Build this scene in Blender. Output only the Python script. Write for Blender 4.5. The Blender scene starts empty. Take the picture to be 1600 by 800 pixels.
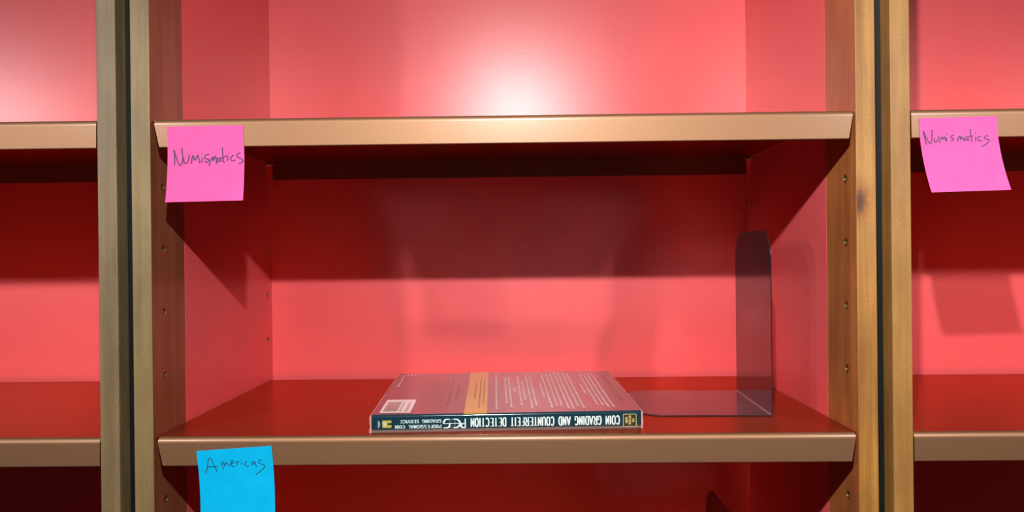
import bpy, bmesh, math, random
from mathutils import Matrix, Vector

# ---------------------------------------------------------------- camera, world, lamps, exposure
SC = bpy.context.scene
COL = SC.collection
F_PX = 1156.36
CAMX, CAMZ, CAMD = 0.02036, 0.17886, 0.733
YAW, PITCH, ROLL = 0.01408, -0.00147, 0.01051
cam_d = bpy.data.cameras.new('camera')
cam_d.sensor_width = 36.0
cam_d.lens = F_PX / 1600.0 * 36.0
cam_d.clip_start = 0.02
cam = bpy.data.objects.new('camera', cam_d)
COL.objects.link(cam)
Rz = Matrix.Rotation(YAW, 3, 'Z')
Rx = Matrix.Rotation(PITCH, 3, 'X')
Ry = Matrix.Rotation(ROLL, 3, 'Y')
M = Rz @ Rx @ Ry
right, fwd, up = M.col[0], M.col[1], M.col[2]
mw = Matrix.Identity(4)
for i in range(3):
    mw[i][0] = right[i]; mw[i][1] = up[i]; mw[i][2] = -fwd[i]
mw[0][3], mw[1][3], mw[2][3] = CAMX, -CAMD, CAMZ
cam.matrix_world = mw
SC.camera = cam

SC.view_settings.view_transform = 'Standard'
SC.view_settings.look = 'None'
SC.view_settings.gamma = 1.0
SC.view_settings.use_curve_mapping = False
SC.view_settings.exposure = 0.0
SC.cycles.caustics_reflective = True
SC.cycles.blur_glossy = 0.0
SC.cycles.sample_clamp_indirect = 0.0

world = bpy.data.worlds.new('world'); SC.world = world
world.use_nodes = True
bg = world.node_tree.nodes['Background']
bg.inputs[0].default_value = (0.9, 0.95, 1.0, 1)
bg.inputs[1].default_value = 0.006

PITCH_X = 0.7526            # one bookcase to the next
# a small hooded lamp on the room side of every bookcase, aimed down and a little to the right
# (bookcase, watts, colour, cone, blend, elevation, azimuth)
LAMPS = [(-2, 24.0, (1.0, 0.94, 0.97), 160, 1.0, -40, 24), (-1, 21.0, (1.0, 0.94, 0.90), 115, 1.0, -42, 8),
         (0, 46.0, (1.0, 0.95, 0.93), 160, 1.0, -40, 24),
         (1, 30.0, (1.0, 0.94, 0.92), 108, 1.0, -45, 0), (2, 9.0, (1.0, 0.94, 0.97), 160, 1.0, -40, 24)]
for k, watts, colr, cone, blend, el, az in LAMPS:
    ld = bpy.data.lights.new('display_lamp', 'SPOT')
    ld.energy = watts; ld.color = colr; ld.shadow_soft_size = 0.009 if k == 0 else 0.022
    ld.spot_size = math.radians(cone); ld.spot_blend = blend
    lo = bpy.data.objects.new('display_lamp', ld)
    lo.location = (k * PITCH_X + 0.005, -0.71, 0.585)
    el, az = math.radians(el), math.radians(az)
    lo.rotation_euler = Vector((math.sin(az) * math.cos(el), math.cos(az) * math.cos(el), math.sin(el))).to_track_quat('-Z', 'Y').to_euler()
    COL.objects.link(lo)

# ---------------------------------------------------------------- materials
def nt(name):
    m = bpy.data.materials.new(name); m.use_nodes = True
    t = m.node_tree
    return m, t, t.nodes['Principled BSDF']

def setp(b, **k):
    for n, v in k.items():
        b.inputs[n.replace('_', ' ')].default_value = v

def noise(t, scale, detail=4, stretch=(1, 1, 1), rough=0.5, coord='Object', loc=(0, 0, 0)):
    tc = t.nodes.new('ShaderNodeTexCoord'); mp = t.nodes.new('ShaderNodeMapping')
    mp.inputs['Scale'].default_value = stretch
    mp.inputs['Location'].default_value = loc
    n = t.nodes.new('ShaderNodeTexNoise'); n.inputs['Scale'].default_value = scale
    n.inputs['Detail'].default_value = detail; n.inputs['Roughness'].default_value = rough
    t.links.new(tc.outputs[coord], mp.inputs[0]); t.links.new(mp.outputs[0], n.inputs['Vector'])
    return n

def ramp(t, src, stops):
    r = t.nodes.new('ShaderNodeValToRGB')
    e = r.color_ramp.elements
    e[0].position, e[0].color = stops[0][0], (*stops[0][1], 1)
    e[1].position, e[1].color = stops[-1][0], (*stops[-1][1], 1)
    for p, c in stops[1:-1]:
        x = e.new(p); x.color = (*c, 1)
    t.links.new(src, r.inputs[0])
    return r

def bump(t, b, src, strength, dist, coat=False):
    n = t.nodes.new('ShaderNodeBump')
    n.inputs['Strength'].default_value = strength; n.inputs['Distance'].default_value = dist
    t.links.new(src, n.inputs['Height']); t.links.new(n.outputs[0], b.inputs['Normal'])
    if coat: t.links.new(n.outputs[0], b.inputs['Coat Normal'])
    return n

def mat_plain(name, color, rough=0.5, metallic=0.0, **k):
    m, t, b = nt(name)
    n = noise(t, 60, 3)
    c0 = tuple(x * 0.94 for x in color); c1 = tuple(min(1, x * 1.05) for x in color)
    r = ramp(t, n.outputs[0], [(0.3, c0), (0.7, c1)])
    t.links.new(r.outputs[0], b.inputs['Base Color'])
    setp(b, Roughness=rough, Metallic=metallic, **k)
    return m

def mat_red():
    m, t, b = nt('red_laminate')
    n = noise(t, 3.0, 2)
    r = ramp(t, n.outputs[0], [(0.3, (0.75, 0.104, 0.112)), (0.7, (0.79, 0.113, 0.121))])
    t.links.new(r.outputs[0], b.inputs['Base Color'])
    setp(b, Roughness=0.34, IOR=1.6)
    n2 = noise(t, 420.0, 2)
    bump(t, b, n2.outputs[0], 0.10, 0.0006)
    return m

def mat_wood(name, dark, mid, light, seed, rough=0.58, knot=None, speck=0.0, coat=0.0):
    m, t, b = nt(name)
    n = noise(t, 6.0, 6, (16, 16, 0.55), 0.6, loc=(seed, seed * 0.7, seed * 1.3))
    r = ramp(t, n.outputs[0], [(0.28, dark), (0.5, mid), (0.72, light)])
    n3 = noise(t, 9.0, 3, (3, 3, 1.2), 0.5, loc=(seed * 2, 3, 1))
    mix = t.nodes.new('ShaderNodeMix'); mix.data_type = 'RGBA'; mix.blend_type = 'MULTIPLY'
    r3 = ramp(t, n3.outputs[0], [(0.35, (0.80, 0.76, 0.70)), (0.65, (1.08, 1.08, 1.08))])
    mix.inputs[0].default_value = 1.0
    t.links.new(r.outputs[0], mix.inputs[6]); t.links.new(r3.outputs[0], mix.inputs[7])
    out = mix.outputs[2]
    n2 = noise(t, 700.0, 2, (1, 1, 0.6), loc=(seed, 0, 0))
    if speck:
        m2 = t.nodes.new('ShaderNodeMix'); m2.data_type = 'RGBA'; m2.blend_type = 'MULTIPLY'
        rs = ramp(t, n2.outputs[0], [(0.35, (1 - speck,) * 3), (0.65, (1 + speck,) * 3)])
        m2.inputs[0].default_value = 1.0
        t.links.new(out, m2.inputs[6]); t.links.new(rs.outputs[0], m2.inputs[7])
        out = m2.outputs[2]
    if knot:
        tc = t.nodes.new('ShaderNodeTexCoord')
        vm = t.nodes.new('ShaderNodeVectorMath'); vm.operation = 'SUBTRACT'
        vm.inputs[1].default_value = knot
        t.links.new(tc.outputs['Object'], vm.inputs[0])
        vs = t.nodes.new('ShaderNodeVectorMath'); vs.operation = 'MULTIPLY'
        vs.inputs[1].default_value = (1.0, 0.6, 0.62)
        t.links.new(vm.outputs[0], vs.inputs[0])
        nn = noise(t, 90.0, 3)
        ln = t.nodes.new('ShaderNodeVectorMath'); ln.operation = 'LENGTH'
        t.links.new(vs.outputs[0], ln.inputs[0])
        ad = t.nodes.new('ShaderNodeMath'); ad.operation = 'MULTIPLY_ADD'
        ad.inputs[1].default_value = 0.008
        t.links.new(nn.outputs[0], ad.inputs[0]); t.links.new(ln.outputs['Value'], ad.inputs[2])
        rk = ramp(t, ad.outputs[0], [(0.0068, (0.16, 0.07, 0.03)), (0.0095, (0.55, 0.33, 0.20)), (0.0125, (0.85, 0.68, 0.50)), (0.022, (1, 1, 1))])
        m3 = t.nodes.new('ShaderNodeMix'); m3.data_type = 'RGBA'; m3.blend_type = 'MULTIPLY'
        m3.inputs[0].default_value = 1.0
        t.links.new(out, m3.inputs[6]); t.links.new(rk.outputs[0], m3.inputs[7])
        out = m3.outputs[2]
    t.links.new(out, b.inputs['Base Color'])
    setp(b, Roughness=rough, IOR=1.6, Coat_Weight=coat, Coat_Roughness=0.18)
    bump(t, b, n2.outputs[0], 0.25, 0.0004)
    return m

def mat_shelf(name='copper_metallic_paint', rough=0.64, c0=(0.32, 0.175, 0.092), c1=(0.37, 0.205, 0.110), metallic=1.0, coat=0.7):
    m, t, b = nt(name)
    n = noise(t, 900.0, 2)
    r = ramp(t, n.outputs[0], [(0.3, c0), (0.7, c1)])
    t.links.new(r.outputs[0], b.inputs['Base Color'])
    setp(b, Roughness=rough, Metallic=metallic, Coat_Weight=coat, Coat_Roughness=0.28)
    bump(t, b, n.outputs[0], 0.08, 0.0003)
    return m

def mat_cover(name, color, rough=0.11, coat=1.0, wav=0.30):
    m, t, b = nt(name)
    n = noise(t, 18.0, 3, (1, 1, 1))
    c0 = tuple(x * 0.9 for x in color); c1 = tuple(x * 1.1 for x in color)
    r = ramp(t, n.outputs[0], [(0.3, c0), (0.7, c1)])
    t.links.new(r.outputs[0], b.inputs['Base Color'])
    setp(b, Roughness=0.15, IOR=1.5, Coat_Weight=coat, Coat_Roughness=rough, Coat_IOR=1.7)
    nw = noise(t, 34.0, 2, (1, 0.45, 1))
    bump(t, b, nw.outputs[0], wav, 0.0013, True)
    return m

RED = mat_red()
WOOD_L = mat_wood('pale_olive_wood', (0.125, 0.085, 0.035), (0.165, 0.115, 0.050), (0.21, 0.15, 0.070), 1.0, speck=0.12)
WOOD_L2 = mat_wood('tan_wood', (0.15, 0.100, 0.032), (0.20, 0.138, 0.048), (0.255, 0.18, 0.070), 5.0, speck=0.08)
WOOD_IN_DIM = mat_wood('inner_wood_shaded', (0.17, 0.055, 0.020), (0.22, 0.075, 0.026), (0.27, 0.095, 0.034), 9.0, coat=0.6)  # left inner faces: same wood as the right, shade put into the colour
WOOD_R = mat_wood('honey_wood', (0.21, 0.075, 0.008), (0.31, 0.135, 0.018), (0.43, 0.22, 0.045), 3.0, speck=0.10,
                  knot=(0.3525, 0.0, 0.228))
WOOD_IN_LIT = mat_wood('inner_wood_lit', (0.28, 0.085, 0.018), (0.36, 0.12, 0.025), (0.44, 0.16, 0.038), 7.0, coat=0.6)  # right inner faces: same wood as the left, stronger light put into the colour
WOOD_R2 = mat_wood('honey_wood_plain', (0.25, 0.112, 0.018), (0.30, 0.145, 0.028), (0.35, 0.18, 0.042), 12.0, speck=0.10)
SHELF = mat_shelf()
SHELFTOP = mat_shelf('satin_copper_top', 0.30, (0.32, 0.062, 0.028), (0.36, 0.072, 0.033), 0.75, 0.0)
SHELFTOP.node_tree.nodes['Principled BSDF'].inputs['Specular Tint'].default_value = (1.0, 0.40, 0.28, 1)
BRASS = mat_plain('brass', (0.66, 0.54, 0.22), 0.34, 1.0)
BLACK = mat_plain('black_strip', (0.006, 0.010, 0.012), 0.4)
DARKROOM = mat_plain('grey_plaster', (0.30, 0.29, 0.27), 0.9)
CARPET = mat_plain('grey_carpet', (0.12, 0.11, 0.10), 0.95)
PINK = mat_plain('pink_paper', (0.80, 0.098, 0.33), 0.85, Specular_IOR_Level=0.25)
BLUE = mat_plain('blue_paper', (0.0, 0.41, 0.73), 0.85, Specular_IOR_Level=0.1)
INK = mat_plain('purple_black_ink', (0.06, 0.02, 0.10), 0.6)
INK2 = mat_plain('dark_blue_ink', (0.01, 0.03, 0.08), 0.6)
BOOKEND = None
def mat_bookend():
    m, t, b = nt('dark_violet_enamel')
    n = noise(t, 200.0, 2)
    r = ramp(t, n.outputs[0], [(0.3, (0.016, 0.012, 0.016)), (0.7, (0.020, 0.015, 0.020))])
    t.links.new(r.outputs[0], b.inputs['Base Color'])
    setp(b, Roughness=0.09, IOR=1.9)
    return m
BOOKEND = mat_bookend()
TEAL = mat_cover('dark_teal_cover', (0.009, 0.036, 0.052))
PAPERW = mat_plain('page_paper', (0.75, 0.70, 0.60), 0.8)
WHITEINK = mat_cover('white_print', (0.75, 0.85, 0.82), coat=0.8)
SPINEINK = mat_plain('spine_white_print', (0.62, 0.82, 0.80), 0.35)
GREYINK = mat_plain('spine_grey_print', (0.20, 0.30, 0.32), 0.35)
GOLDINK = mat_cover('gold_print', (0.55, 0.36, 0.03), coat=0.8)
GOLDDULL = mat_plain('dull_gold_print', (0.40, 0.34, 0.06), 0.4)
OLIVE = mat_plain('olive_print', (0.02, 0.03, 0.012), 0.4)
DARKINK = mat_plain('dark_print', (0.02, 0.02, 0.03), 0.4)
FILM = mat_plain('cloudy_plastic_film', (0.75, 0.45, 0.42), 0.3)
FILM.node_tree.nodes['Principled BSDF'].inputs['Alpha'].default_value = 0.55
SPINEBAND = mat_plain('grey_brown_band', (0.13, 0.105, 0.09), 0.35)

# ---------------------------------------------------------------- helpers
def link(name, bm, mats, parent=None, smooth=False, loc=None):
    me = bpy.data.meshes.new(name)
    bmesh.ops.recalc_face_normals(bm, faces=bm.faces)
    if smooth:
        for e in bm.edges:
            if len(e.link_faces) == 2 and e.calc_face_angle(0.0) > 0.6: e.smooth = False
    bm.to_mesh(me); bm.free()
    if not isinstance(mats, (list, tuple)): mats = [mats]
    for m in mats: me.materials.append(m)
    if smooth:
        for p in me.polygons: p.use_smooth = True
    o = bpy.data.objects.new(name, me); COL.objects.link(o)
    if parent is not None: o.parent = parent
    if loc is not None: o.location = loc
    return o

def empty(name, loc=(0, 0, 0), rotz=0.0):
    o = bpy.data.objects.new(name, None); COL.objects.link(o)
    o.location = loc; o.rotation_euler = (0, 0, rotz); o.empty_display_size = 0.02
    return o

def tag(o, label, cat, group=None):
    o['label'] = label; o['category'] = cat
    if group: o['group'] = group
    return o

def struct(o, label=None):
    o['kind'] = 'structure'
    if label: o['label'] = label
    return o

def box(bm, x0, x1, y0, y1, z0, z1, bev=0.0, mi=0):
    vs = [bm.verts.new((x, y, z)) for x in (x0, x1) for y in (y0, y1) for z in (z0, z1)]
    idx = [(0, 1, 3, 2), (4, 6, 7, 5), (0, 4, 5, 1), (2, 3, 7, 6), (0, 2, 6, 4), (1, 5, 7, 3)]
    fs = [bm.faces.new([vs[i] for i in f]) for f in idx]
    for f in fs: f.material_index = mi
    if bev:
        bmesh.ops.recalc_face_normals(bm, faces=fs)
        es = list({e for f in fs for e in f.edges})
        bmesh.ops.bevel(bm, geom=es, offset=bev, segments=2, profile=0.5, affect='EDGES')
    return vs

def prism(bm, pts, a, b, axis):
    """closed outline pts (2D) pushed from a to b along axis (0:x, 1:y, 2:z)."""
    def P(p, h):
        if axis == 0: return (h, p[0], p[1])
        if axis == 1: return (p[0], h, p[1])
        return (p[0], p[1], h)
    A = [bm.verts.new(P(p, a)) for p in pts]; B = [bm.verts.new(P(p, b)) for p in pts]
    bm.faces.new(A); bm.faces.new(B[::-1])
    n = len(pts)
    for i in range(n):
        bm.faces.new((A[i], A[(i + 1) % n], B[(i + 1) % n], B[i]))

def cyl(bm, c0, c1, r, seg=16, r1=None):
    c0, c1 = Vector(c0), Vector(c1); d = (c1 - c0).normalized()
    a = Vector((0, 0, 1)) if abs(d.z) < 0.9 else Vector((1, 0, 0))
    u = d.cross(a).normalized(); v = d.cross(u)
    r1 = r if r1 is None else r1
    A = [bm.verts.new(c0 + r * (math.cos(t) * u + math.sin(t) * v)) for t in [2 * math.pi * i / seg for i in range(seg)]]
    B = [bm.verts.new(c1 + r1 * (math.cos(t) * u + math.sin(t) * v)) for t in [2 * math.pi * i / seg for i in range(seg)]]
    bm.faces.new(A); bm.faces.new(B[::-1])
    for i in range(seg): bm.faces.new((A[i], A[(i + 1) % seg], B[(i + 1) % seg], B[i]))

def cut(o, cutter_bm):
    """subtract the cutter from o's mesh for good."""
    c = link('cutter', cutter_bm, [])
    c.parent = o.parent; c.matrix_parent_inverse = o.matrix_parent_inverse
    md = o.modifiers.new('b', 'BOOLEAN'); md.object = c; md.operation = 'DIFFERENCE'; md.solver = 'EXACT'
    bpy.context.view_layer.update()
    dg = bpy.context.evaluated_depsgraph_get()
    me = bpy.data.meshes.new_from_object(o.evaluated_get(dg))
    o.modifiers.clear()
    old = o.data; o.data = me; bpy.data.meshes.remove(old)
    cm = c.data; bpy.data.objects.remove(c); bpy.data.meshes.remove(cm)

def copy_tree(o, parent=None):
    c = o.copy(); COL.objects.link(c)
    if parent is not None: c.parent = parent
    for ch in list(o.children): copy_tree(ch, c)
    return c

# ---------------------------------------------------------------- room
FLOOR_Z = -1.21
bm = bmesh.new(); box(bm, -3.2, 3.2, -3.0, 0.62, FLOOR_Z - 0.05, FLOOR_Z)
struct(link('floor', bm, CARPET))
bm = bmesh.new(); box(bm, -3.2, 3.2, 0.42, 0.52, FLOOR_Z, 1.6)
struct(link('wall_back', bm, DARKROOM))

# ---------------------------------------------------------------- bookcases
W = 0.34956; YB = 0.0729; YD = 0.3535; POST = 0.01945; GAP = 0.01468
TOP_Z = 0.92
HOLES = [0.317 - 0.0643 * k for k in range(1, 7)]
HOLE_R = 0.0035

def side_holes(bm, s, y):
    for z in HOLES:
        if abs(z + 0.0045) < 0.003: z = -0.0045
        cyl(bm, (s * (W - 0.004), y, z), (s * (W + 0.0125), y, z), HOLE_R, 20)

def socket(parent, s, y, z):
    """brass cup with a thin rim, set in the side."""
    bm = bmesh.new(); seg = 20
    prof = [(HOLE_R - 0.0003, 0.0115), (HOLE_R - 0.0003, 0.0002), (HOLE_R + 0.0001, -0.00025),
            (HOLE_R + 0.0006, -0.00025), (HOLE_R + 0.0010, -0.0001)]
    rings = []
    for r, h in prof:
        rings.append([bm.verts.new((s * (W + h), y + r * math.cos(t), z + r * 1.0 * math.sin(t)))
                      for t in [2 * math.pi * i / seg for i in range(seg)]])
    for a, b in zip(rings, rings[1:]):
        for i in range(seg): bm.faces.new((a[i], a[(i + 1) % seg], b[(i + 1) % seg], b[i]))
    bm.faces.new(rings[0])
    # a middle ridge across the cup, as in a tapped sleeve
    cyl(bm, (s * (W + 0.004), y - 0.0028, z - 0.0004), (s * (W + 0.004), y + 0.0028, z - 0.0004), 0.00045, 8)
    return link('shelf_pin_socket', bm, BRASS, parent, smooth=True)

def bookcase(k, wl_front, wl_in, wr_front, wr_in, label):
    root = empty('bookcase', (k * PITCH_X, 0.0, FLOOR_Z))
    tag(root, label, 'bookcase', 'red-lined wooden bookcases in a row')
    off = Vector((0, 0, -FLOOR_Z))
    def put(o):
        o.location = off; return o
    for s, wf, wi in ((-1, wl_front, wl_in), (1, wr_front, wr_in)):
        bm = bmesh.new()
        xa, xb = sorted((s * W, s * (W + POST)))
        box(bm, xa, xb, 0.0, YB, FLOOR_Z + 0.002, TOP_Z, bev=0.0009)
        bmesh.ops.recalc_face_normals(bm, faces=bm.faces)
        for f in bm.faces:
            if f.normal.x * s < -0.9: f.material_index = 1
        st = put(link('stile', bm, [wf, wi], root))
        cb = bmesh.new(); side_holes(cb, s, 0.0246)
        cutter_fix(st, cb)
        for z in HOLES: put0(socket(st, s, 0.0246, zfix(z)))
        bm = bmesh.new()
        box(bm, xa, xb, YB, YD, FLOOR_Z + 0.002, TOP_Z)
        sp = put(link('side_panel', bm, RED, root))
        cb = bmesh.new(); side_holes(cb, s, 0.3338)
        cutter_fix(sp, cb)
        for z in HOLES: put0(socket(sp, s, 0.3338, zfix(z)))
    bm = bmesh.new(); box(bm, -W - POST, W + POST, YD, YD + 0.012, FLOOR_Z + 0.002, TOP_Z)
    put(link('back_panel', bm, RED, root))
    bm = bmesh.new(); box(bm, -W - POST, W + POST, 0.0, YD + 0.012, TOP_Z, TOP_Z + 0.022, bev=0.001)
    put(link('top_board', bm, wl_front, root))
    bm = bmesh.new(); box(bm, -W, W, 0.02, 0.038, FLOOR_Z + 0.002, FLOOR_Z + 0.09, bev=0.001)
    put(link('plinth', bm, wl_front, root))
    return root

def zfix(z): return -0.0045 if abs(z + 0.0045) < 0.003 else z
def put0(o): return o
def cutter_fix(o, cb):
    """cut in the object's own coordinates (the mesh is authored in scene coordinates)."""
    c = link('cutter', cb, [])
    c.parent = o.parent; c.location = o.location
    md = o.modifiers.new('b', 'BOOLEAN'); md.object = c; md.operation = 'DIFFERENCE'; md.solver = 'EXACT'
    bpy.context.view_layer.update()
    dg = bpy.context.evaluated_depsgraph_get()
    me = bpy.data.meshes.new_from_object(o.evaluated_get(dg))
    o.modifiers.clear()
    o.data = me
    cm = c.data; bpy.data.objects.remove(c); bpy.data.meshes.remove(cm)

bookcase(0, WOOD_L2, WOOD_IN_DIM, WOOD_R, WOOD_IN_LIT,
         'middle red-lined wooden bookcase holding the lying book and the upright bookend')
bookcase(-1, WOOD_L2, WOOD_IN_DIM, WOOD_L, WOOD_L,
         'red-lined wooden bookcase cut off at the left edge of the photo')
bookcase(1, WOOD_R2, WOOD_R2, WOOD_R2, WOOD_IN_LIT,
         'red-lined wooden bookcase at the right edge carrying the tilted pink note')

# black strips closing the gaps between bookcases
for s, lab in ((-1, 'narrow black filler strip in the gap left of the middle bookcase'),
               (1, 'narrow black filler strip in the gap right of the middle bookcase')):
    bm = bmesh.new()
    x0 = W + POST + 0.0003; x1 = W + POST + GAP - 0.0003
    xa, xb = sorted((s * x0, s * x1))
    box(bm, xa, xb, 0.0185, 0.06, FLOOR_Z + 0.002, TOP_Z, bev=0.0004)
    o = link('filler_strip', bm, BLACK)
    tag(o, lab, 'filler strip', 'black filler strips between the bookcases')

# ---------------------------------------------------------------- shelves (folded sheet metal)
def make_shelf(gap_l=0.0043, gap_r=0.0028, tap_l=0.0047, tap_r=0.0040):
    root = empty('shelf')
    T = 0.0012; R_ = 0.0052; H = 0.0283; D = 0.342
    X0, X1 = -W + gap_l, W - gap_r
    # front: face, round nose, start of the top, built as one bent sheet
    out = []; inn = []
    n = 8
    out.append((0.0035, -H)); inn.append((0.0035, -H + T))
    out.append((0.0006, -H)); inn.append((T + 0.0003, -H + T))
    out.append((0.0, -H + 0.0006)); inn.append((T, -H + T + 0.0003))
    out.append((0.0, -H + 0.0012)); inn.append((T, -H + T + 0.0006))
    out.append((0.0, -R_ - 0.0006)); inn.append((T, -R_ - 0.0006))
    for i in range(n + 1):
        a = math.pi * 0.5 * i / n
        out.append((R_ - R_ * math.cos(a), -R_ + R_ * math.sin(a)))
        inn.append((R_ - (R_ - T) * math.cos(a), -R_ + (R_ - T) * math.sin(a)))
    def xend(side, z):                       # the ends of the lip lean in towards the bottom
        f = min(1.0, max(0.0, -(z + R_) / (H - R_)))
        return X0 + tap_l * f if side < 0 else X1 - tap_r * f
    bm = bmesh.new()
    NX = 2
    rows = []
    for prof in (out, inn):
        rows.append([[bm.verts.new((xend(-1, z) + (xend(1, z) - xend(-1, z)) * i / NX, y, z)) for i in range(NX + 1)] for y, z in prof])
    for R in rows:
        for a, b in zip(R, R[1:]):
            for i in range(NX): bm.faces.new((a[i], a[i + 1], b[i + 1], b[i]))
    for i in (0, NX):
        for j in range(len(out) - 1):
            bm.faces.new((rows[0][j][i], rows[0][j + 1][i], rows[1][j + 1][i], rows[1][j][i]))
    for j in (0, len(out) - 1):
        for i in range(NX): bm.faces.new((rows[0][j][i], rows[0][j][i + 1], rows[1][j][i + 1], rows[1][j][i]))
    lip = link('front_lip', bm, SHELF, root, smooth=True)
    bm = bmesh.new(); box(bm, -W + 0.0006, W - 0.0006, R_, D, -T, 0.0)
    link('shelf_board', bm, SHELFTOP, root)
    bm = bmesh.new(); box(bm, X0 + 0.003, X1 - 0.002, D - T, D, -H + 0.002, -T)
    link('back_flange', bm, SHELF, root)
    return root

ZT = 0.31794
shelf0 = make_shelf()
shelf1 = make_shelf(0.0008, 0.0008, 0.0003, 0.0003)     # fills its bookcase from side to side
GS = 'copper-coloured metal shelves'
SHELVES = [
    (0, 0.0, 'copper metal shelf carrying the lying book and dark bookend'),
    (0, ZT, 'copper metal shelf above the book with pink note on its left end'),
    (0, -ZT, 'copper metal shelf below the blue note, carrying the lower bookend'),
    (-1, ZT, 'upper copper metal shelf of the bookcase at the left edge'),
    (-1, 0.0, 'lower copper metal shelf of the bookcase at the left edge'),
    (1, ZT, 'copper metal shelf at the right edge with tilted pink note on its lip'),
    (1, 0.0, 'lower bare copper metal shelf of the bookcase at the right edge')]
for i, (k, z, lab) in enumerate(SHELVES):
    o = shelf0 if i == 0 else shelf1 if i == 3 else copy_tree(shelf0 if k == 0 else shelf1)
    o.location = (k * PITCH_X, 0, z)
    tag(o, lab, 'shelf', GS)

# pins that carry the back corners of the upper middle shelf
for s, lab in ((-1, 'small brass shelf pin under the back left corner of the upper shelf'),
               (1, 'small brass shelf pin under the back right corner of the upper shelf')):
    bm = bmesh.new()
    cyl(bm, (s * (W + 0.001), 0.3338, ZT - 0.0012 - 0.0023), (s * (W - 0.0125), 0.3338, ZT - 0.0012 - 0.0023), 0.0022, 14)
    cyl(bm, (s * (W - 0.0002), 0.3338, ZT - 0.0035), (s * (W - 0.0014), 0.3338, ZT - 0.0035), 0.0034, 16)
    o = link('shelf_pin', bm, BRASS)
    tag(o, lab, 'shelf pin', 'brass shelf pins')

# ---------------------------------------------------------------- stroke lettering
def arc(cx, cy, rx, ry, a0, a1, n=8):
    return [(cx + rx * math.cos(math.radians(a0 + (a1 - a0) * i / n)), cy + ry * math.sin(math.radians(a0 + (a1 - a0) * i / n))) for i in range(n + 1)]
# every glyph in a 1 x 1 box: list of strokes; a stroke is a list of points, optional third item = pen
GL = {
 'A': [[(0, 0), (0.5, 1)], [(0.5, 1), (1, 0)], [(0.2, 0.33), (0.8, 0.33)]],
 'C': [arc(0.55, 0.5, 0.5, 0.5, 40, 320, 14)],
 'D': [[(0.08, 0), (0.08, 1)], [(0.08, 1)] + arc(0.4, 0.5, 0.55, 0.5, 90, -90, 12) + [(0.08, 0)]],
 'E': [[(0.08, 0), (0.08, 1)], [(0.08, 1), (0.95, 1)], [(0.08, 0.52), (0.75, 0.52)], [(0.08, 0), (0.95, 0)]],
 'F': [[(0.08, 0), (0.08, 1)], [(0.08, 1), (0.95, 1)], [(0.08, 0.52), (0.75, 0.52)]],
 'G': [arc(0.55, 0.5, 0.5, 0.5, 45, 330, 14), [(0.95, 0.0), (0.95, 0.45)], [(0.6, 0.45), (1.0, 0.45)]],
 'H': [[(0.08, 0), (0.08, 1)], [(0.92, 0), (0.92, 1)], [(0.08, 0.5), (0.92, 0.5)]],
 'I': [[(0.5, 0), (0.5, 1)]],
 'L': [[(0.08, 0), (0.08, 1)], [(0.08, 0), (0.9, 0)]],
 'N': [[(0.08, 0), (0.08, 1)], [(0.08, 1), (0.92, 0)], [(0.92, 0), (0.92, 1)]],
 'O': [arc(0.5, 0.5, 0.48, 0.5, 0, 360, 18)],
 'P': [[(0.08, 0), (0.08, 1)], [(0.08, 1)] + arc(0.5, 0.74, 0.42, 0.26, 90, -90, 8) + [(0.08, 0.48)]],
 'R': [[(0.08, 0), (0.08, 1)], [(0.08, 1)] + arc(0.5, 0.74, 0.42, 0.26, 90, -90, 8) + [(0.08, 0.48)], [(0.5, 0.48), (0.95, 0)]],
 'S': [arc(0.5, 0.74, 0.40, 0.26, 30, 270, 9) + arc(0.5, 0.25, 0.42, 0.25, 90, -150, 9)],
 'T': [[(0.5, 0), (0.5, 1)], [(0.02, 1), (0.98, 1)]],
 'U': [[(0.08, 1), (0.08, 0.3)] + arc(0.5, 0.3, 0.42, 0.3, 180, 360, 8) + [(0.92, 1)]],
 'V': [[(0, 1), (0.5, 0)], [(0.5, 0), (1, 1)]],
}
NARROW = {'I': 0.30}

def ribbon(bm, pts, mapf, wf):
    """a flat pen stroke: pts in 2D, wf(direction) half width, mapf -> 3D."""
    P = [Vector(p) for p in pts]
    L, Rr = [], []
    for i, p in enumerate(P):
        d = (P[min(i + 1, len(P) - 1)] - P[max(i - 1, 0)])
        if d.length < 1e-9: d = Vector((1, 0))
        d.normalize(); nrm = Vector((-d.y, d.x)); h = wf(d)
        L.append(bm.verts.new(mapf(*(p + nrm * h)))); Rr.append(bm.verts.new(mapf(*(p - nrm * h))))
    for i in range(len(P) - 1):
        bm.faces.new((L[i], L[i + 1], Rr[i + 1], Rr[i]))

def write(bm, text, mapf, width, height, thick, thin, track=0.22, serif=0.0, space=0.75):
    """text laid from (0,0) to width in 2D text units (metres), mapped by mapf."""
    adv = []
    for ch in text:
        adv.append(space if ch == ' ' else NARROW.get(ch, 1.0))
    total = sum(adv) + track * (len(text) - 1)
    u = width / total
    x = 0.0
    for ch, a in zip(text, adv):
        if ch != ' ':
            w = a * u
            for st in GL[ch]:
                pts = [(x + (w * 0.5 if ch == 'I' else px * w), py * height) for px, py in st]
                if len(st) == 2 and st[0][1] == st[1][1]:           # horizontals stay inside the box
                    oy = thin if st[0][1] == 0 else (-thin if st[0][1] == 1 else 0)
                    pts = [(p[0], p[1] + oy) for p in pts]
                def wf(d): return thin * abs(d.x) ** 1.5 + thick * abs(d.y)
                ribbon(bm, pts, mapf, wf)
                if serif and len(st) == 2 and abs(st[0][0] - st[1][0]) < 0.6 and st[0][1] != st[1][1]:
                    for q in pts:
                        ribbon(bm, [(q[0] - serif, q[1]), (q[0] + serif, q[1])], mapf, lambda d: thin)
        x += (a + track) * u

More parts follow.
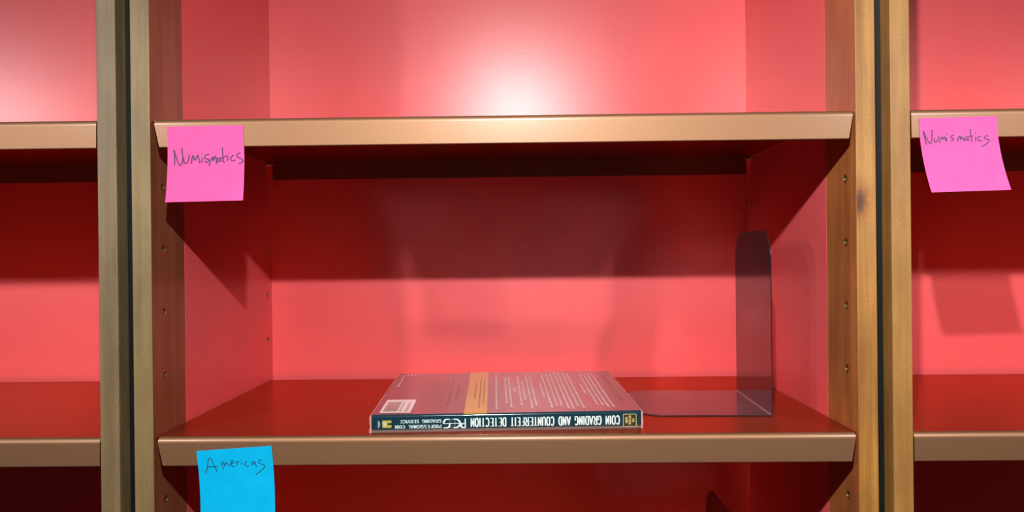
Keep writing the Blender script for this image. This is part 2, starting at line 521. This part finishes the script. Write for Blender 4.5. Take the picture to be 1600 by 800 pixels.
# ---------------------------------------------------------------- the book
TH = math.atan2(0.0126, 0.275)
BL, BH, BD = 0.2753, 0.0180, 0.236
book = empty('book', (-0.1345, 0.0134, 0.0), TH)
tag(book, 'dark teal paperback on coin grading lying flat, spine out, in clear plastic cover', 'book')
def topz(x, y):                         # the back cover lifts a little towards the fore edge
    return BH + 0.0038 * max(0.0, (y - 0.02) / (BD - 0.02)) ** 1.3
bm = bmesh.new(); box(bm, 0.002, BL - 0.002, 0.0015, BD - 0.002, 0.0012, BH - 0.001)
link('pages', bm, PAPERW, book)
bm = bmesh.new(); box(bm, 0.0, BL, 0.0006, BD, 0.0001, 0.0009)
link('front_cover', bm, TEAL, book)
# spine: flat face with a rounded upper shoulder
bm = bmesh.new()
RS = 0.0026
outl = [(0.0, 0.0), (0.0, BH - RS)]
for i in range(1, 9):
    a = math.pi / 2 * i / 8
    outl.append((RS - RS * math.cos(a), BH - RS + RS * math.sin(a)))
outl += [(0.0045, BH)]
innl = [(0.0045, BH - 0.0006)] + [(RS - (RS - 0.0006) * math.cos(math.pi / 2 * i / 8), BH - RS + (RS - 0.0006) * math.sin(math.pi / 2 * i / 8)) for i in range(8, 0, -1)] + [(0.0006, BH - RS), (0.0006, 0.0)]
prism(bm, outl + innl, 0.0, BL, 0)
link('spine', bm, TEAL, book, smooth=True)
# back cover, uppermost
bm = bmesh.new()
NXc, NYc = 24, 16
top, bot = [], []
for j in range(NYc + 1):
    y = 0.0045 + (BD + 0.002 - 0.0045) * j / NYc
    rt, rb = [], []
    for i in range(NXc + 1):
        x = (BL + 0.004 * (j / NYc)) * i / NXc
        z = topz(x, y) + 0.0003 * math.sin(x * 60 + y * 31) * (j / NYc)
        rt.append(bm.verts.new((x, y, z))); rb.append(bm.verts.new((x, y, z - 0.0006)))
    top.append(rt); bot.append(rb)
for j in range(NYc):
    for i in range(NXc):
        bm.faces.new((top[j][i], top[j][i + 1], top[j + 1][i + 1], top[j + 1][i]))
        bm.faces.new((bot[j][i], bot[j + 1][i], bot[j + 1][i + 1], bot[j][i + 1]))
for j in range(NYc):
    bm.faces.new((top[j][0], top[j + 1][0], bot[j + 1][0], bot[j][0]))
    bm.faces.new((top[j][-1], bot[j][-1], bot[j + 1][-1], top[j + 1][-1]))
for i in range(NXc):
    bm.faces.new((top[0][i], bot[0][i], bot[0][i + 1], top[0][i + 1]))
    bm.faces.new((top[-1][i], top[-1][i + 1], bot[-1][i + 1], bot[-1][i]))
cover = link('back_cover', bm, TEAL, book, smooth=True)

def on_top(x, y, h=0.00035):
    j = max(0.0, (y - 0.0045) / (BD + 0.002 - 0.0045))
    return (x * (1 + 0.0145 * j), y, topz(x, y) + 0.0003 * math.sin(x * 60 + y * 31) * j + h)
def flat_quad(bm, x0, x1, y0, y1, h=0.00035, n=10):
    a = [bm.verts.new(on_top(x0, y0 + (y1 - y0) * i / n, h)) for i in range(n + 1)]
    b = [bm.verts.new(on_top(x1, y0 + (y1 - y0) * i / n, h)) for i in range(n + 1)]
    for i in range(n): bm.faces.new((a[i], b[i], b[i + 1], a[i + 1]))
# gold band, wrapping a little over the shoulder
bm = bmesh.new(); flat_quad(bm, 0.0938, 0.1172, 0.0045, BD + 0.0015)
v = []
for x in (0.0938, 0.1172):
    v.append([bm.verts.new(p) for p in [(x, 0.0045, BH + 0.0003), (x, RS, BH + 0.0003), (x, 0.0011, BH - 0.0003)]])
for i in range(2): bm.faces.new((v[0][i], v[1][i], v[1][i + 1], v[0][i + 1]))
link('gold_band', bm, GOLDINK, cover)
# columns of small print
LINES = [('g', 0.0728, 0.0424, 0.0754, 0.2024), ('g', 0.081, 0.0794, 0.0832, 0.1607), ('w', 0.0092, 0.1482, 0.0088, 0.2238),
 ('w', 0.1253, 0.0175, 0.1297, 0.2223), ('w', 0.137, 0.0434, 0.1402, 0.1963), ('w', 0.1418, 0.0262, 0.145, 0.202),
 ('w', 0.1484, 0.107, 0.1491, 0.1336), ('w', 0.1528, 0.0353, 0.1564, 0.2021), ('w', 0.1585, 0.0624, 0.1604, 0.1741),
 ('w', 0.1626, 0.018, 0.1679, 0.219), ('w', 0.1687, 0.0316, 0.1718, 0.2006), ('w', 0.1804, 0.0764, 0.1814, 0.1591),
 ('w', 0.1837, 0.0186, 0.1884, 0.2171), ('w', 0.1897, 0.0299, 0.1944, 0.2165), ('w', 0.195, 0.0294, 0.1992, 0.2161),
 ('w', 0.2003, 0.0148, 0.2062, 0.2266), ('w', 0.205, 0.0145, 0.2111, 0.2261), ('w', 0.2109, 0.0281, 0.2171, 0.2255),
 ('w', 0.2158, 0.0159, 0.2225, 0.225), ('w', 0.2291, 0.0886, 0.2296, 0.1481), ('w', 0.2329, 0.0311, 0.2375, 0.2125),
 ('w', 0.2383, 0.0306, 0.2427, 0.2156), ('w', 0.243, 0.0207, 0.2479, 0.2226), ('w', 0.2488, 0.0202, 0.2533, 0.222),
 ('w', 0.0135, 0.215, 0.0137, 0.232), ('w', 0.0180, 0.215, 0.0182, 0.232), ('w', 0.0225, 0.215, 0.0227, 0.232), ('w', 0.0270, 0.215, 0.0272, 0.232),
 ('g', 0.2636, 0.038, 0.2646, 0.2133), ('g', 0.2676, 0.058, 0.2666, 0.2033)]
rnd = random.Random(4)
bw, bg_, bh_ = bmesh.new(), bmesh.new(), bmesh.new()
for k, xa, ya, xb, yb in LINES:
    b_ = bw if k == 'w' else bg_ if xa < 0.2 else bh_
    xm = (xa + xb) / 2 * 0.997
    y = ya
    while y < yb - 0.002:
        # one word, made of letter-sized ticks
        n = rnd.randint(2, 8)
        for _ in range(n):
            if y > yb: break
            h = rnd.choice((0.0016, 0.0016, 0.0023, 0.0020)); w = rnd.choice((0.0008, 0.0011, 0.0012))
            flat_quad(b_, xm - h / 2, xm + h / 2, y, y + w, n=1)
            y += w + 0.0004
        y += 0.0013
link('blurb_print', bw, WHITEINK, cover)
BG = mat_cover('brown_gold_print', (0.24, 0.12, 0.02))
link('gold_print', bg_, BG, cover)
link('heading_print', bh_, BG, cover)
# dark words on the gold band
bm = bmesh.new()
for xm, ya, yb in ((0.1030, 0.075, 0.170), (0.1085, 0.026, 0.20), (0.1128, 0.05, 0.19)):
    y = ya
    while y < yb:
        w = rnd.uniform(0.0015, 0.005)
        flat_quad(bm, xm - 0.0009, xm + 0.0009, y, y + w, h=0.0006, n=1); y += w + 0.0014
link('band_print', bm, mat_cover('olive_gold_print', (0.30, 0.20, 0.02)), cover)
# bar code box: pale panel with dark bars
bm = bmesh.new(); flat_quad(bm, 0.0066, 0.0388, 0.0077, 0.0747, n=6)
bc = link('barcode_panel', bm, WHITEINK, cover)
bm = bmesh.new()
y = 0.015
while y < 0.062:
    w = rnd.choice((0.0004, 0.0007, 0.0010, 0.0013))
    flat_quad(bm, 0.0095, 0.0240, y, y + w, h=0.0007, n=1)
    y += w + rnd.choice((0.0004, 0.0006, 0.0010))
for k in range(9):
    flat_quad(bm, 0.0262, 0.0278, 0.017 + k * 0.0052, 0.0195 + k * 0.0052, h=0.0007, n=1)
for k in range(7):
    flat_quad(bm, 0.0320, 0.0345, 0.014 + k * 0.0065, 0.0172 + k * 0.0065, h=0.0007, n=1)
link('barcode_bars', bm, mat_cover('grey_print', (0.22, 0.22, 0.22)), bc)

# spine lettering: upside down, running right to left
PX = BL / 424.0                        # metres per photo pixel on the spine
def spine_map(px_right, ypx_base, h=0.00025):
    """text origin at photo column px_right; letters hang towards the shelf."""
    x0 = (px_right - 579.5) * PX; z0 = ypx_base
    return lambda u, v: (x0 - u, -h, z0 - v)
sp = [o for o in book.children if o.name.startswith('spine')][0]
bm = bmesh.new()
write(bm, 'COIN GRADING AND COUNTERFEIT DETECTION', spine_map(968.5, 0.01345), (968.5 - 735) * PX, 0.0088, 0.00062, 0.00030, track=0.36, serif=0.0, space=0.8)
link('title_lettering', bm, SPINEINK, sp)
bm = bmesh.new()
write(bm, 'PROFESSIONAL COIN', spine_map(688.5, 0.0073), (688.5 - 617) * PX, 0.0031, 0.00030, 0.00014, track=0.35, serif=0.0005)
write(bm, 'GRADING SERVICE', spine_map(688.5, 0.0127), (688.5 - 624.5) * PX, 0.0031, 0.00030, 0.00014, track=0.35, serif=0.0005)
link('subtitle_lettering', bm, SPINEINK, sp)
# initials P C G S, joined through the middle
bm = bmesh.new(); mp = spine_map(727.0, 0.0131)
def px_(v): return v * PX
Hh = 0.0093; wf = lambda d: 0.00028 * abs(d.x) + 0.00062 * abs(d.y) + 0.00020
ribbon(bm, [(px_(1), 0), (px_(1), Hh)], mp, lambda d: 0.0006)
ribbon(bm, [(px_(1), Hh - 0.0003)] + arc(px_(4.0), Hh * 0.75, px_(3.6), Hh * 0.22, 90, -90, 8) + [(px_(1), Hh * 0.5)], mp, wf)
ribbon(bm, arc(px_(17), Hh * 0.5, px_(8.0), Hh * 0.47, 75, 285, 14), mp, wf)
ribbon(bm, [(px_(1), Hh * 0.5), (px_(34), Hh * 0.5)], mp, lambda d: 0.00024)
ribbon(bm, [(px_(35), Hh * 0.96), (px_(30), Hh * 0.96)] + arc(px_(30), Hh * 0.73, px_(4.5), Hh * 0.23, 90, 180, 6) + [(px_(25.5), Hh * 0.5)], mp, wf)
ribbon(bm, [(px_(34.8), Hh * 0.5)] + arc(px_(30), Hh * 0.5, px_(4.8), Hh * 0.46, 0, -90, 8) + [(px_(25), Hh * 0.04)], mp, wf)
link('initials_lettering', bm, SPINEINK, sp)
bm = bmesh.new(); mp = spine_map(727.0, 0.0131, 0.0002)
ribbon(bm, arc(px_(21), Hh * 0.5, px_(4.5), Hh * 0.46, 0, 360, 18), mp, lambda d: 0.00020)
link('initials_grey_lettering', bm, GREYINK, sp)  # the G, printed as a thin grey ring
# publisher mark: gold H lying on its side with a white ring, tiny line of print beside it
bm = bmesh.new()
def rect(bm, xa, xb, za, zb, h):
    X = lambda q: (q - 579.5) * PX
    vs = [bm.verts.new((X(xa), -h, za)), bm.verts.new((X(xb), -h, za)), bm.verts.new((X(xb), -h, zb)), bm.verts.new((X(xa), -h, zb))]
    bm.faces.new(vs)
rect(bm, 597, 611, 0.0052, 0.0079, 0.0002); rect(bm, 597, 611, 0.0099, 0.0126, 0.0002); rect(bm, 599, 605, 0.0079, 0.0099, 0.0002)
link('publisher_mark', bm, GOLDDULL, sp)
bm = bmesh.new()
mpg = lambda u, v: ((599.5 - 579.5) * PX + u, -0.00035, 0.0089 + v)
ribbon(bm, arc(0, 0, 0.0018, 0.0015, -120, 150, 14), mpg, lambda d: 0.00034)
ribbon(bm, [(0, 0), (-0.0018, 0)], mpg, lambda d: 0.0003)
for q in range(9):
    rect(bm, 590.2, 591.2, 0.0050 + q * 0.00085, 0.0055 + q * 0.00085, 0.0002)
for q in range(5):
    rect(bm, 592.3, 593.5, 0.0065 + q * 0.0010, 0.0070 + q * 0.0010, 0.0002)
link('publisher_lettering', bm, SPINEINK, sp)
# framed box at the head of the spine
bm = bmesh.new(); rect(bm, 975, 994, 0.0026, 0.0143, 0.00018)
link('series_box', bm, OLIVE, sp)
bm = bmesh.new()
for a in ((974.3, 995.3, 0.0146, 0.0150), (974.3, 995.3, 0.0020, 0.0024)): rect(bm, *a, 0.0003)
for a in ((974.3, 975.0, 0.0020, 0.0150), (994.6, 995.3, 0.0020, 0.0150)): rect(bm, *a, 0.0003)
for txt, px0, z0, ln in (('THE', 988.5, 0.0106, 0.0042), ('OFFICIAL', 983.2, 0.0132, 0.0096), ('GUIDE', 978.0, 0.0116, 0.0062)):
    x0 = (px0 - 579.5) * PX
    write(bm, txt, (lambda x0, z0: lambda u, v: (x0 + v, -0.0003, z0 - u))(x0, z0), ln, 0.0022, 0.00020, 0.00016, track=0.35)
link('series_lettering', bm, mat_plain('series_gold_print', (0.62, 0.55, 0.22), 0.4), sp)
# grey-brown band along the foot of the spine
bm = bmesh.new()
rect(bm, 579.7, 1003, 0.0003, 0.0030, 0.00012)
link('lower_band', bm, SPINEBAND, sp)

# clear plastic jacket: crinkled welded edges beyond the two short sides
for sgn in (-1, 1):
    bm = bmesh.new(); rr = random.Random(7 + sgn)
    xe = 0.0 if sgn < 0 else BL
    A, B = [], []
    # along the cover edge, then down the spine corner
    for i in range(41):
        t = i / 40
        if t < 0.72:
            y = BD * (1 - t / 0.72); z = topz(0, y) + 0.0002; xx = xe * (1 + 0.0145 * max(0, y / BD)) if sgn > 0 else xe
        else:
            y = -0.0003; z = BH * (1 - (t - 0.72) / 0.28) ; xx = xe
        wv = 0.0010 + rr.uniform(0, 0.0009) * (1.0 if t > 0.7 else 0.35)
        A.append(bm.verts.new((xx - sgn * 0.0004, y, z + 0.00025)))
        B.append(bm.verts.new((xx + sgn * wv, y - (0.0004 if t > .72 else 0), max(0.0003, z - 0.0004 + rr.uniform(-0.0002, 0.0003)))))
    for i in range(40): bm.faces.new((A[i], A[i + 1], B[i + 1], B[i]))
    link('plastic_edge', bm, FILM, book)

# ---------------------------------------------------------------- bookends
def make_bookend():
    root = empty('bookend')
    T = 0.0010; DEP = 0.148; HT = 0.204; BLN = 0.146
    # upright plate: outline in (y, z), rounded shoulders
    pts = [(0, 0.0012), (0, HT - 0.034)]
    for i in range(1, 11):
        a = math.pi / 2 * i / 10
        pts.append((0.034 - 0.034 * math.cos(a) ** 0.9, HT - 0.034 + 0.034 * math.sin(a)))
    for i in range(0, 11):
        a = math.pi / 2 * i / 10
        pts.append((DEP - 0.034 + 0.034 * math.sin(a), HT - 0.034 + 0.034 * max(0.0, math.cos(a)) ** 0.9))
    pts.append((DEP, 0.0012))
    bm = bmesh.new(); prism(bm, pts, -T, 0.0, 0)
    for f in bm.faces: f.normal_update()
    bmesh.ops.bevel(bm, geom=[e for e in bm.edges if abs(e.verts[0].co.x - e.verts[1].co.x) < 1e-6], offset=0.00028, segments=2, affect='EDGES')
    up_ = link('upright_plate', bm, BOOKEND, root)
    cb = bmesh.new(); cyl(cb, (-0.004, DEP * 0.47, 0.191), (0.004, DEP * 0.47, 0.191), 0.0011, 12)
    cutter_fix(up_, cb)
    # base plate with its bend at the upright
    pts = [(0.0, 0.0), (-0.118, 0.0)]
    for i in range(1, 11):
        a = math.pi / 2 * i / 10
        pts.append((-0.118 - 0.028 * math.sin(a), 0.034 - 0.034 * math.cos(a)))
    for i in range(0, 11):
        a = math.pi / 2 * i / 10
        pts.append((-0.118 - 0.028 * math.cos(a), DEP - 0.034 + 0.034 * math.sin(a)))
    pts.append((0.0, DEP))
    bm = bmesh.new(); prism(bm, pts, 0.0001, 0.0011, 2)
    base = link('base_plate', bm, BOOKEND, root)
    cb = bmesh.new()
    for dx in (0, 0.0036): cyl(cb, (-0.1335 + dx, DEP * 0.56, -0.01), (-0.1335 + dx, DEP * 0.56, 0.01), 0.0010, 12)
    cutter_fix(base, cb)
    # rolled inner edge of the bend
    bm = bmesh.new()
    prism(bm, [(-0.0030, 0.0011), (-0.0020, 0.00135), (-0.0013, 0.0020), (-0.0010, 0.0030), (-0.0008, 0.0011)], 0.0, DEP, 1)
    link('bend', bm, BOOKEND, root)
    return root
be = make_bookend()
be.location = (0.2915, 0.0776, 0.0); be.rotation_euler = (0, 0, -0.030)
tag(be, 'dark glossy metal bookend standing right of the lying book', 'bookend', 'dark metal bookends')
be2 = copy_tree(be)
be2.location = (0.2510, 0.0610, -ZT); be2.rotation_euler = (0, 0, 0)
tag(be2, 'dark metal bookend on the shelf below, only its rounded top showing', 'bookend', 'dark metal bookends')

# ---------------------------------------------------------------- sticky notes
def inv_bilinear(q, c):
    u = v = 0.5
    for _ in range(12):
        f = lambda u, v: Vector([(1-u)*(1-v)*c[0][i] + u*(1-v)*c[1][i] + u*v*c[2][i] + (1-u)*v*c[3][i] for i in (0, 1)])
        p = f(u, v); e = Vector(q) - p
        fu = (f(u + 1e-4, v) - p) / 1e-4; fv = (f(u, v + 1e-4) - p) / 1e-4
        det = fu.x * fv.y - fu.y * fv.x
        u += (e.x * fv.y - e.y * fv.x) / det; v += (fu.x * e.y - fu.y * e.x) / det
    return u, v

def note(label, paper, ink, corners, bend, curl, crop, strokes, pen, nx=10, ny=14):
    """corners TL, TR, BR, BL as (x, z) on the lip; bend pushes the free part sideways."""
    TL, TR, BR, BL_ = corners
    def S(u, v, h=0.0):
        x = (1-u)*(1-v)*TL[0] + u*(1-v)*TR[0] + u*v*BR[0] + (1-u)*v*BL_[0]
        z = (1-u)*(1-v)*TL[1] + u*(1-v)*TR[1] + u*v*BR[1] + (1-u)*v*BL_[1]
        x += bend * (v * (1 - v) * -1.6)
        y = -0.0005 - curl * max(0.0, v - 0.22) ** 1.6 - 0.0006 * math.sin(u * 3.1) * v
        return (x, y - h, z)
    o = Vector(S(0.5, 1.0))
    bm = bmesh.new()
    F = [[bm.verts.new(Vector(S(i / nx, j / ny, 0.0)) - o) for i in range(nx + 1)] for j in range(ny + 1)]
    B = [[bm.verts.new(Vector(S(i / nx, j / ny, -0.00018)) - o) for i in range(nx + 1)] for j in range(ny + 1)]
    for G in (F, B):
        for j in range(ny):
            for i in range(nx): bm.faces.new((G[j][i], G[j][i + 1], G[j + 1][i + 1], G[j + 1][i]))
    for j in range(ny):
        for i in (0, nx): bm.faces.new((F[j][i], F[j + 1][i], B[j + 1][i], B[j][i]))
    for i in range(nx):
        for j in (0, ny): bm.faces.new((F[j][i], F[j][i + 1], B[j][i + 1], B[j][i]))
    n = link('sticky_note', bm, paper, smooth=True, loc=o)
    tag(n, label, 'sticky note', 'sticky notes on the shelf edges')
    bm = bmesh.new()
    for st in strokes:
        if len(st) == 1: st = [(st[0][0] - 3, st[0][1] - 4), (st[0][0] + 3, st[0][1] + 4)]
        pts = [Vector(p) for p in st]
        # smooth the traced polyline a little (Catmull-Rom)
        sm = []
        for i in range(len(pts) - 1):
            p0 = pts[max(i - 1, 0)]; p1 = pts[i]; p2 = pts[i + 1]; p3 = pts[min(i + 2, len(pts) - 1)]
            for k in range(5):
                t = k / 5
                sm.append(0.5 * ((2 * p1) + (p2 - p0) * t + (2 * p0 - 5 * p1 + 4 * p2 - p3) * t * t + (3 * p1 - p0 - 3 * p2 + p3) * t ** 3))
        sm.append(pts[-1])
        def mapf(x, y):
            u, v = inv_bilinear((x, y), crop)
            return Vector(S(u, v, 0.0002)) - o
        ribbon(bm, [tuple(p) for p in sm], mapf, lambda d: pen)
    link('handwriting', bm, ink, n)
    return n

note('square pink sticky note reading Numismatics, hanging straight at the shelf left end', PINK, INK,
     [(-0.3326, 0.3102), (-0.2564, 0.3108), (-0.2556, 0.2356), (-0.3330, 0.2346)], -0.0025, 0.006,
     [(8, 40), (745, 25), (757, 757), (15, 775)],
     [[(80, 412), (80, 340), (72, 264)], [(72, 264), (98, 345), (120, 400), (135, 417), (150, 400), (158, 350), (154, 290), (148, 240)],
      [(168, 340), (170, 375), (182, 398), (205, 388), (216, 350), (220, 312)],
      [(245, 402), (248, 350), (258, 322), (268, 345), (278, 365), (296, 330), (306, 318), (314, 355), (324, 395)],
      [(346, 342), (342, 394)], [(344, 305)],
      [(412, 312), (395, 308), (370, 332), (374, 350), (402, 356), (411, 368), (398, 384), (368, 378)],
      [(413, 422), (428, 372), (440, 345), (450, 335), (452, 372), (470, 330), (480, 340), (484, 404)],
      [(522, 350), (506, 346), (492, 362), (492, 380), (510, 375), (522, 358), (528, 374), (538, 378)],
      [(538, 240), (544, 300), (551, 375), (564, 390)], [(515, 352), (585, 322)],
      [(592, 325), (590, 372)], [(600, 305)],
      [(648, 316), (630, 330), (620, 352), (634, 372), (668, 364)],
      [(714, 300), (696, 298), (680, 318), (690, 338), (724, 352), (738, 372), (722, 390), (698, 398)]], 6.3)
note('tilted pink sticky note reading Numismatics, on the right bookcase shelf', PINK, INK,
     [(0.4111, 0.3089), (0.4868, 0.3101), (0.4950, 0.2369), (0.4184, 0.2353)], 0.0035, 0.012,
     [(62, 75), (762, 55), (845, 725), (135, 750)],
     [[(108, 190), (122, 250), (137, 312)], [(108, 190), (135, 250), (160, 292), (176, 302), (186, 260), (188, 215), (183, 180)],
      [(208, 252), (208, 278), (222, 292), (240, 275), (248, 232)],
      [(255, 298), (264, 262), (276, 245), (286, 266), (300, 242), (308, 262), (314, 284)],
      [(318, 252), (321, 282)], [(326, 220)],
      [(386, 228), (366, 232), (358, 246), (378, 260), (381, 272), (360, 282)],
      [(416, 288), (424, 255), (436, 236), (444, 250), (440, 268), (460, 246), (466, 256), (474, 278)],
      [(506, 240), (486, 255), (478, 272), (494, 276), (512, 256), (514, 272), (522, 284)],
      [(528, 172), (536, 225), (549, 290)], [(505, 240), (560, 234)],
      [(582, 242), (580, 282)], [(580, 210)],
      [(632, 236), (610, 242), (598, 262), (612, 280), (636, 272)],
      [(696, 234), (672, 235), (660, 250), (674, 264), (700, 268), (697, 288), (668, 312), (630, 334)]], 5.4)
note('bright blue sticky note reading Americas, below the book shelf', BLUE, INK2,
     [(-0.3065, -0.0132), (-0.2314, -0.0086), (-0.2270, -0.0845), (-0.3010, -0.0880)], -0.002, 0.007,
     [(57, 122), (918, 65), (972, 935), (130, 985)],
     [[(157, 382), (175, 320), (187, 240), (196, 212), (212, 206), (228, 220), (262, 300), (292, 357)], [(172, 300), (298, 302)],
      [(362, 333), (352, 290), (338, 262), (350, 250), (372, 270), (382, 298), (384, 268), (398, 256), (415, 270), (436, 302)],
      [(440, 270), (470, 262), (484, 244), (468, 230), (452, 246), (452, 278), (470, 300), (498, 295)],
      [(512, 245), (520, 290)], [(516, 262), (530, 242), (548, 246)],
      [(568, 247), (572, 281)], [(567, 214)],
      [(636, 238), (614, 252), (612, 282), (636, 297), (656, 292)],
      [(716, 246), (694, 244), (684, 260), (694, 276), (714, 264), (722, 246), (730, 280), (746, 298)],
      [(808, 228), (784, 224), (768, 246), (784, 268), (820, 276), (834, 296), (815, 326), (732, 392)]], 4.3)
